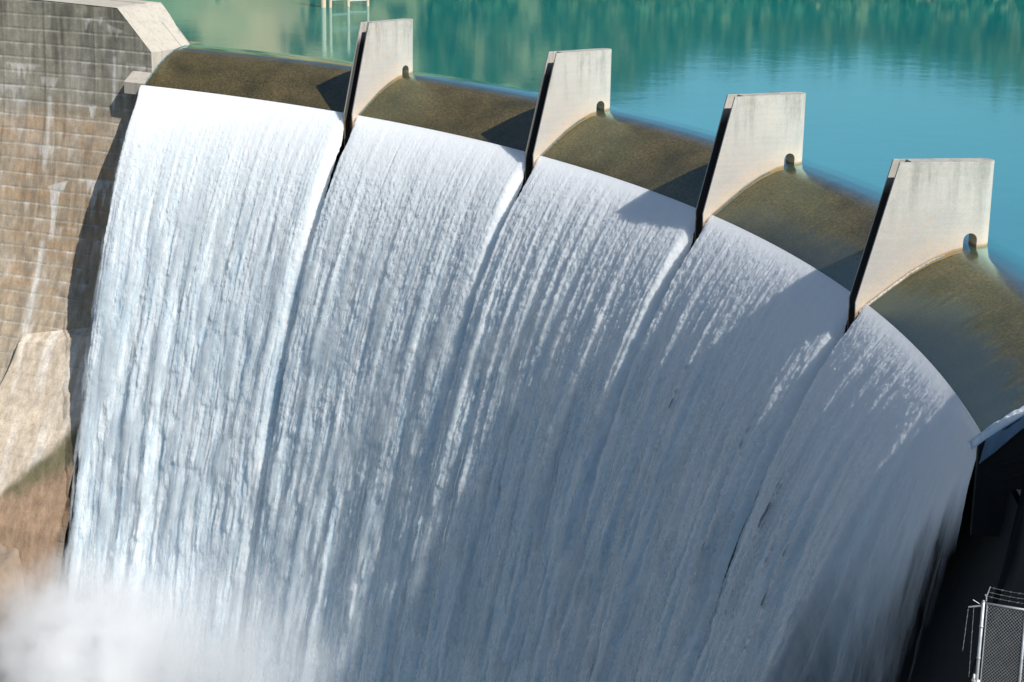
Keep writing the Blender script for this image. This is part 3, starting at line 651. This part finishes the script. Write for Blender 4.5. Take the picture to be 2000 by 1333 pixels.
# plunge pool, canyon floor and bank
K, R = np.meshgrid(np.linspace(-3, 6.5, 60), np.linspace(20, 92, 40), indexing='ij'); X, Y, _ = cyl_grid(R, K, R)
o = link('plunge_pool', grid_mesh('plunge_pool', X, Y, -56+.8*fbm(X*.3, Y*.3, 3, 2), U=X, V=Y), M_froth); tag(o, 'churned white plunge pool at the foot of the dam', 'water', kind='structure')
M_rock = mat_concrete('brown_rock', (.26, .2, .15), (.10, .08, .06), .4)
K, T = np.meshgrid(np.linspace(4.13, 6.5, 90), np.linspace(0, 1, 60), indexing='ij')
Rg = 85.5-T*26; Zg = -37.2-2.2*(K-4.3)*0-T*19+(K-4.2)*6*ss(0, 1, K-4.2)+1.8*(fbm(K*14, T*9, 5, 12, .6)-.5)-5.5*ss(4.35, 4.13, K)
o = link('rock_bank', grid_mesh('rock_bank', *cyl_grid(Rg, K, Zg), U=K, V=T), M_rock); tag(o, 'brown rocky bank below the left abutment wall', 'terrain', kind='structure')

# ------------------------------------------------------------------ far shore, seen only as a reflection
rng = np.random.default_rng(4)
az_e = np.radians([30, 60, 66, 69, 72.5, 76, 79.5, 83, 86, 96, 130]); el_e = [7.4, 7.4, 6.8, 6.2, 6.0, 6.3, 8.0, 9.5, 13, 15, 15]
AZ, D = np.meshgrid(np.linspace(math.radians(30), math.radians(128), 260), np.linspace(0, 1, 50), indexing='ij')
dist = 232+240*D; crest = np.tan(np.radians(np.interp(AZ, az_e, el_e)))*330-19.4
Hh = -2+(crest+2)*ss(0, .42, D)+(fbm(AZ*40, D*5, 4, 3)-.5)*9*ss(.02, .2, D)
X = CAM.x+dist*np.cos(AZ); Y = CAM.y+dist*np.sin(AZ)
m = Mat('wooded_hillside'); c = m.coords('Object'); n1 = m.noise(c, .03, 4, .6); n2 = m.noise(c, .25, 5, .7)
col = m.ramp(n1, [(.35, (.12, .13, .06)), (.5, (.21, .18, .085)), (.66, (.40, .23, .12))]); col = m.mix(1, col, m.ramp(n2, [(.3, .75), (.7, 1.2)]), 'MULTIPLY')
o = link('hills', grid_mesh('hills', X, Y, Hh, U=X, V=Y), m.fin(col, .9)); tag(o, 'wooded far shore behind the reservoir', 'hill', kind='structure')
# far-off wood: leaf clumps in one mesh
def forest():
    N = 900; L = 60; vs = []; 
    tv = []
    for i in range(N):
        az = math.radians(rng.uniform(52, 84) if i % 8 else rng.uniform(84, 118)); t = rng.uniform(.01, .5)**1.0; ds = 232+240*t
        cr = math.tan(math.radians(np.interp(az, az_e, el_e)))*330-19.4
        z = -2+(cr+2)*float(ss(0, .42, np.array(t))); h = rng.uniform(3, 6.5); w = h*rng.uniform(.25, .4)
        cx, cy = CAM.x+ds*math.cos(az), CAM.y+ds*math.sin(az)
        c = rng.normal(size=(L, 3))*np.array([w, w, h*.38])*.6+np.array([cx, cy, z+h*.5])
        s = rng.uniform(.25, .6, (L, 1))
        a = rng.normal(size=(L, 3)); a /= np.linalg.norm(a, axis=1)[:, None]; b = np.cross(a, rng.normal(size=(L, 3))); b /= np.linalg.norm(b, axis=1)[:, None]
        tv.append(np.stack([c-a*s-b*s, c+a*s-b*s, c+a*s+b*s, c-a*s+b*s], 1).reshape(-1, 3))
    co = np.concatenate(tv).astype(np.float32); n = len(co)//4
    me = bpy.data.meshes.new('forest'); me.vertices.add(n*4); me.loops.add(n*4); me.polygons.add(n)
    me.vertices.foreach_set('co', co.ravel()); me.polygons.foreach_set('loop_start', np.arange(0, n*4, 4, dtype=np.int32)); me.loops.foreach_set('vertex_index', np.arange(n*4, dtype=np.int32)); me.update(calc_edges=True)
    m = Mat('foliage'); n_ = m.noise(m.coords('Object'), .12, 4, .6); c = m.ramp(n_, [(.35, (.03, .065, .03)), (.5, (.07, .10, .04)), (.66, (.19, .15, .06))])
    return tag(link('forest', me, m.fin(c, .8)), 'far-off wood on the shore behind the reservoir', 'forest', kind='stuff')
forest()

# railed frame standing in the lake
jb = Vector((78.2, 110.8, 0)); jetty = tag(empty('jetty', jb), 'pale railed frame on posts standing in the lake', 'jetty')
M_post = mat_flat('weathered_post', (.52, .38, .27), .7); M_rail = mat_flat('painted_rail', (.42, .40, .36), .5)
def jp(o): o.parent = jetty; o.matrix_parent_inverse = Matrix.Translation(jb).inverted()
posts = [(75.85, 110.0, .27), (76.55, 110.05, .16), (78.4, 111.1, .17), (80.4, 111.6, .16)]
for x, y, r in posts:
    bm = bmesh.new(); tube(bm, (x, y, -2), (x, y, 4.6), r, 12); jp(bm_obj('post', bm, M_post))
for (i, j, z) in ((1, 2, .72), (2, 3, .55), (1, 3, 2.2), (0, 3, 4.4)):
    bm = bmesh.new(); a, b = posts[i], posts[j]; tube(bm, (a[0], a[1], z), (b[0], b[1], z+.02), .06, 8); jp(bm_obj('rail', bm, M_rail))

# ------------------------------------------------------------------ chain link fence on the near abutment
P0 = Vector((79.1925, -52.1807, 5.03)); fd = Vector((math.cos(math.radians(-31)), math.sin(math.radians(-31)), 0)); side = Vector((-fd.y, fd.x, 0))
zb = 2.05
fence = tag(empty('chain_link_fence', (P0.x, P0.y, zb)), 'galvanised chain link fence panel with barbed wire at the lower right', 'fence')
fb = fence.location.copy()
def fp(o, parent=fence):
    o.parent = parent; o.matrix_parent_inverse = Matrix.Translation(fb).inverted(); return o
bm = bmesh.new(); tube(bm, (P0.x, P0.y, zb), P0, .033, 12); tube(bm, P0-Vector((0, 0, .0)), P0+Vector((0, 0, .03)), .038, 12, .01)
for q in (.5, 1.15, 1.75, 2.4): tube(bm, P0-Vector((0, 0, q)), P0-Vector((0, 0, q+.03)), .042, 10)
fp(bm_obj('post', bm, M_metal, smooth=True))
P1 = P0+fd*.80-Vector((0, 0, 0)); bm = bmesh.new(); tube(bm, (P1.x, P1.y, zb), P1, .028, 10); fp(bm_obj('post', bm, M_metal, smooth=True))
bm = bmesh.new(); tube(bm, P0-Vector((0, 0, .03)), P1+fd*.3-Vector((0, 0, .03)), .022, 10); fp(bm_obj('top_rail', bm, M_metal, smooth=True))
bm = bmesh.new(); q0 = P0+fd*.075; tube(bm, (q0.x, q0.y, zb), q0-Vector((0, 0, .03)), .011, 6); fp(bm_obj('tension_bar', bm, M_metal))
bm = bmesh.new(); pw = .062; x0, x1, y0, y1 = .08, 1.05, 0.0, P0.z-.05-zb
def clipseg(c, sgn):
    # line y = sgn*x*1.15 + c clipped to the panel
    pts = []
    for x in (x0, x1):
        y = sgn*1.15*x+c
        if y0 <= y <= y1: pts.append((x, y))
    for y in (y0, y1):
        x = (y-c)/(sgn*1.15)
        if x0 < x < x1: pts.append((x, y))
    return pts[:2] if len(pts) >= 2 else None
for sgn in (1, -1):
    c = -1.5
    while c < y1+1.5:
        s_ = clipseg(c, sgn)
        if s_:
            (xa, ya), (xb, yb) = s_; o_ = side*(.003*sgn)
            tube(bm, Vector((P0.x, P0.y, zb+ya))+fd*xa+o_, Vector((P0.x, P0.y, zb+yb))+fd*xb+o_, .0024, 4)
        c += pw*1.15
fp(bm_obj('chain_link_mesh', bm, M_metal))
# barbed wire outriggers
T0 = P0+Vector((0, 0, .02))
arm1 = bmesh.new(); tube(arm1, T0+fd*.05, T0+fd*.045+Vector((0, 0, .1)), .014, 6); tube(arm1, T0+fd*.045+Vector((0, 0, .08)), T0+fd*.10+Vector((0, 0, .30)), .011, 6); tube(arm1, T0+fd*.045+Vector((0, 0, .08)), T0+fd*.02+Vector((0, 0, .13)), .012, 6)
fp(bm_obj('barbed_wire_arm', arm1, M_metal))
arm2 = bmesh.new(); e1 = P0-fd*.27-Vector((0, 0, .16)); tube(arm2, P0-fd*.02-Vector((0, 0, .09)), e1, .017, 6); tube(arm2, P0-fd*.03-Vector((0, 0, .08)), P0-fd*.20+Vector((0, 0, .00)), .007, 6)
fp(bm_obj('barbed_wire_arm', arm2, M_metal))
def wire(p, q, sag, n=14, barbs=True):
    bm = bmesh.new(); prev = None
    for i in range(n+1):
        t = i/n; x = p.lerp(q, t)-Vector((0, 0, sag*4*t*(1-t)))
        if prev is not None: tube(bm, prev, x, .0022, 4)
        if barbs and i % 2: tube(bm, x-Vector((.012, 0, .018)), x+Vector((.012, 0, .018)), .002, 4); 
        prev = x
    return fp(bm_obj('barbed_wire', bm, M_metal))
for hgt in (.10, .19, .29): wire(T0+fd*(.045+.05*hgt/.3)+Vector((0, 0, hgt)), P0+fd*1.2+Vector((0, 0, hgt+.02)), .03)
wire(e1, e1+Vector((-.05, -.02, -.9)), -.0); wire(P0-fd*.17-Vector((0, 0, .13)), P0-fd*.15-Vector((0, 0, 1.6)), 0)
# white clamp low on the post
bm = bmesh.new(); c0 = P0-Vector((0, 0, 1.58)); tube(bm, c0-fd*.05+Vector((0, 0, -.05)), c0-fd*.045+Vector((0, 0, .07)), .035, 10, .022); tube(bm, c0-fd*.09+Vector((0, 0, -.07)), c0+fd*.06+Vector((0, 0, -.07)), .032, 10); fp(bm_obj('clamp', bm, mat_flat('white_paint', (.8, .8, .78), .5), smooth=True))
bm = bmesh.new(); hexa(bm, [pt(94.3, 0, -8, -2.62), pt(97, 0, -8, -2.62), pt(97, 0, -8, -3.2), pt(94.3, 0, -8, -3.2), pt(94.3, 0, zb, -2.62), pt(97, 0, zb, -2.62), pt(97, 0, zb, -3.2), pt(94.3, 0, zb, -3.2)])
part(bm_obj('landing', bm, M_top), rab)
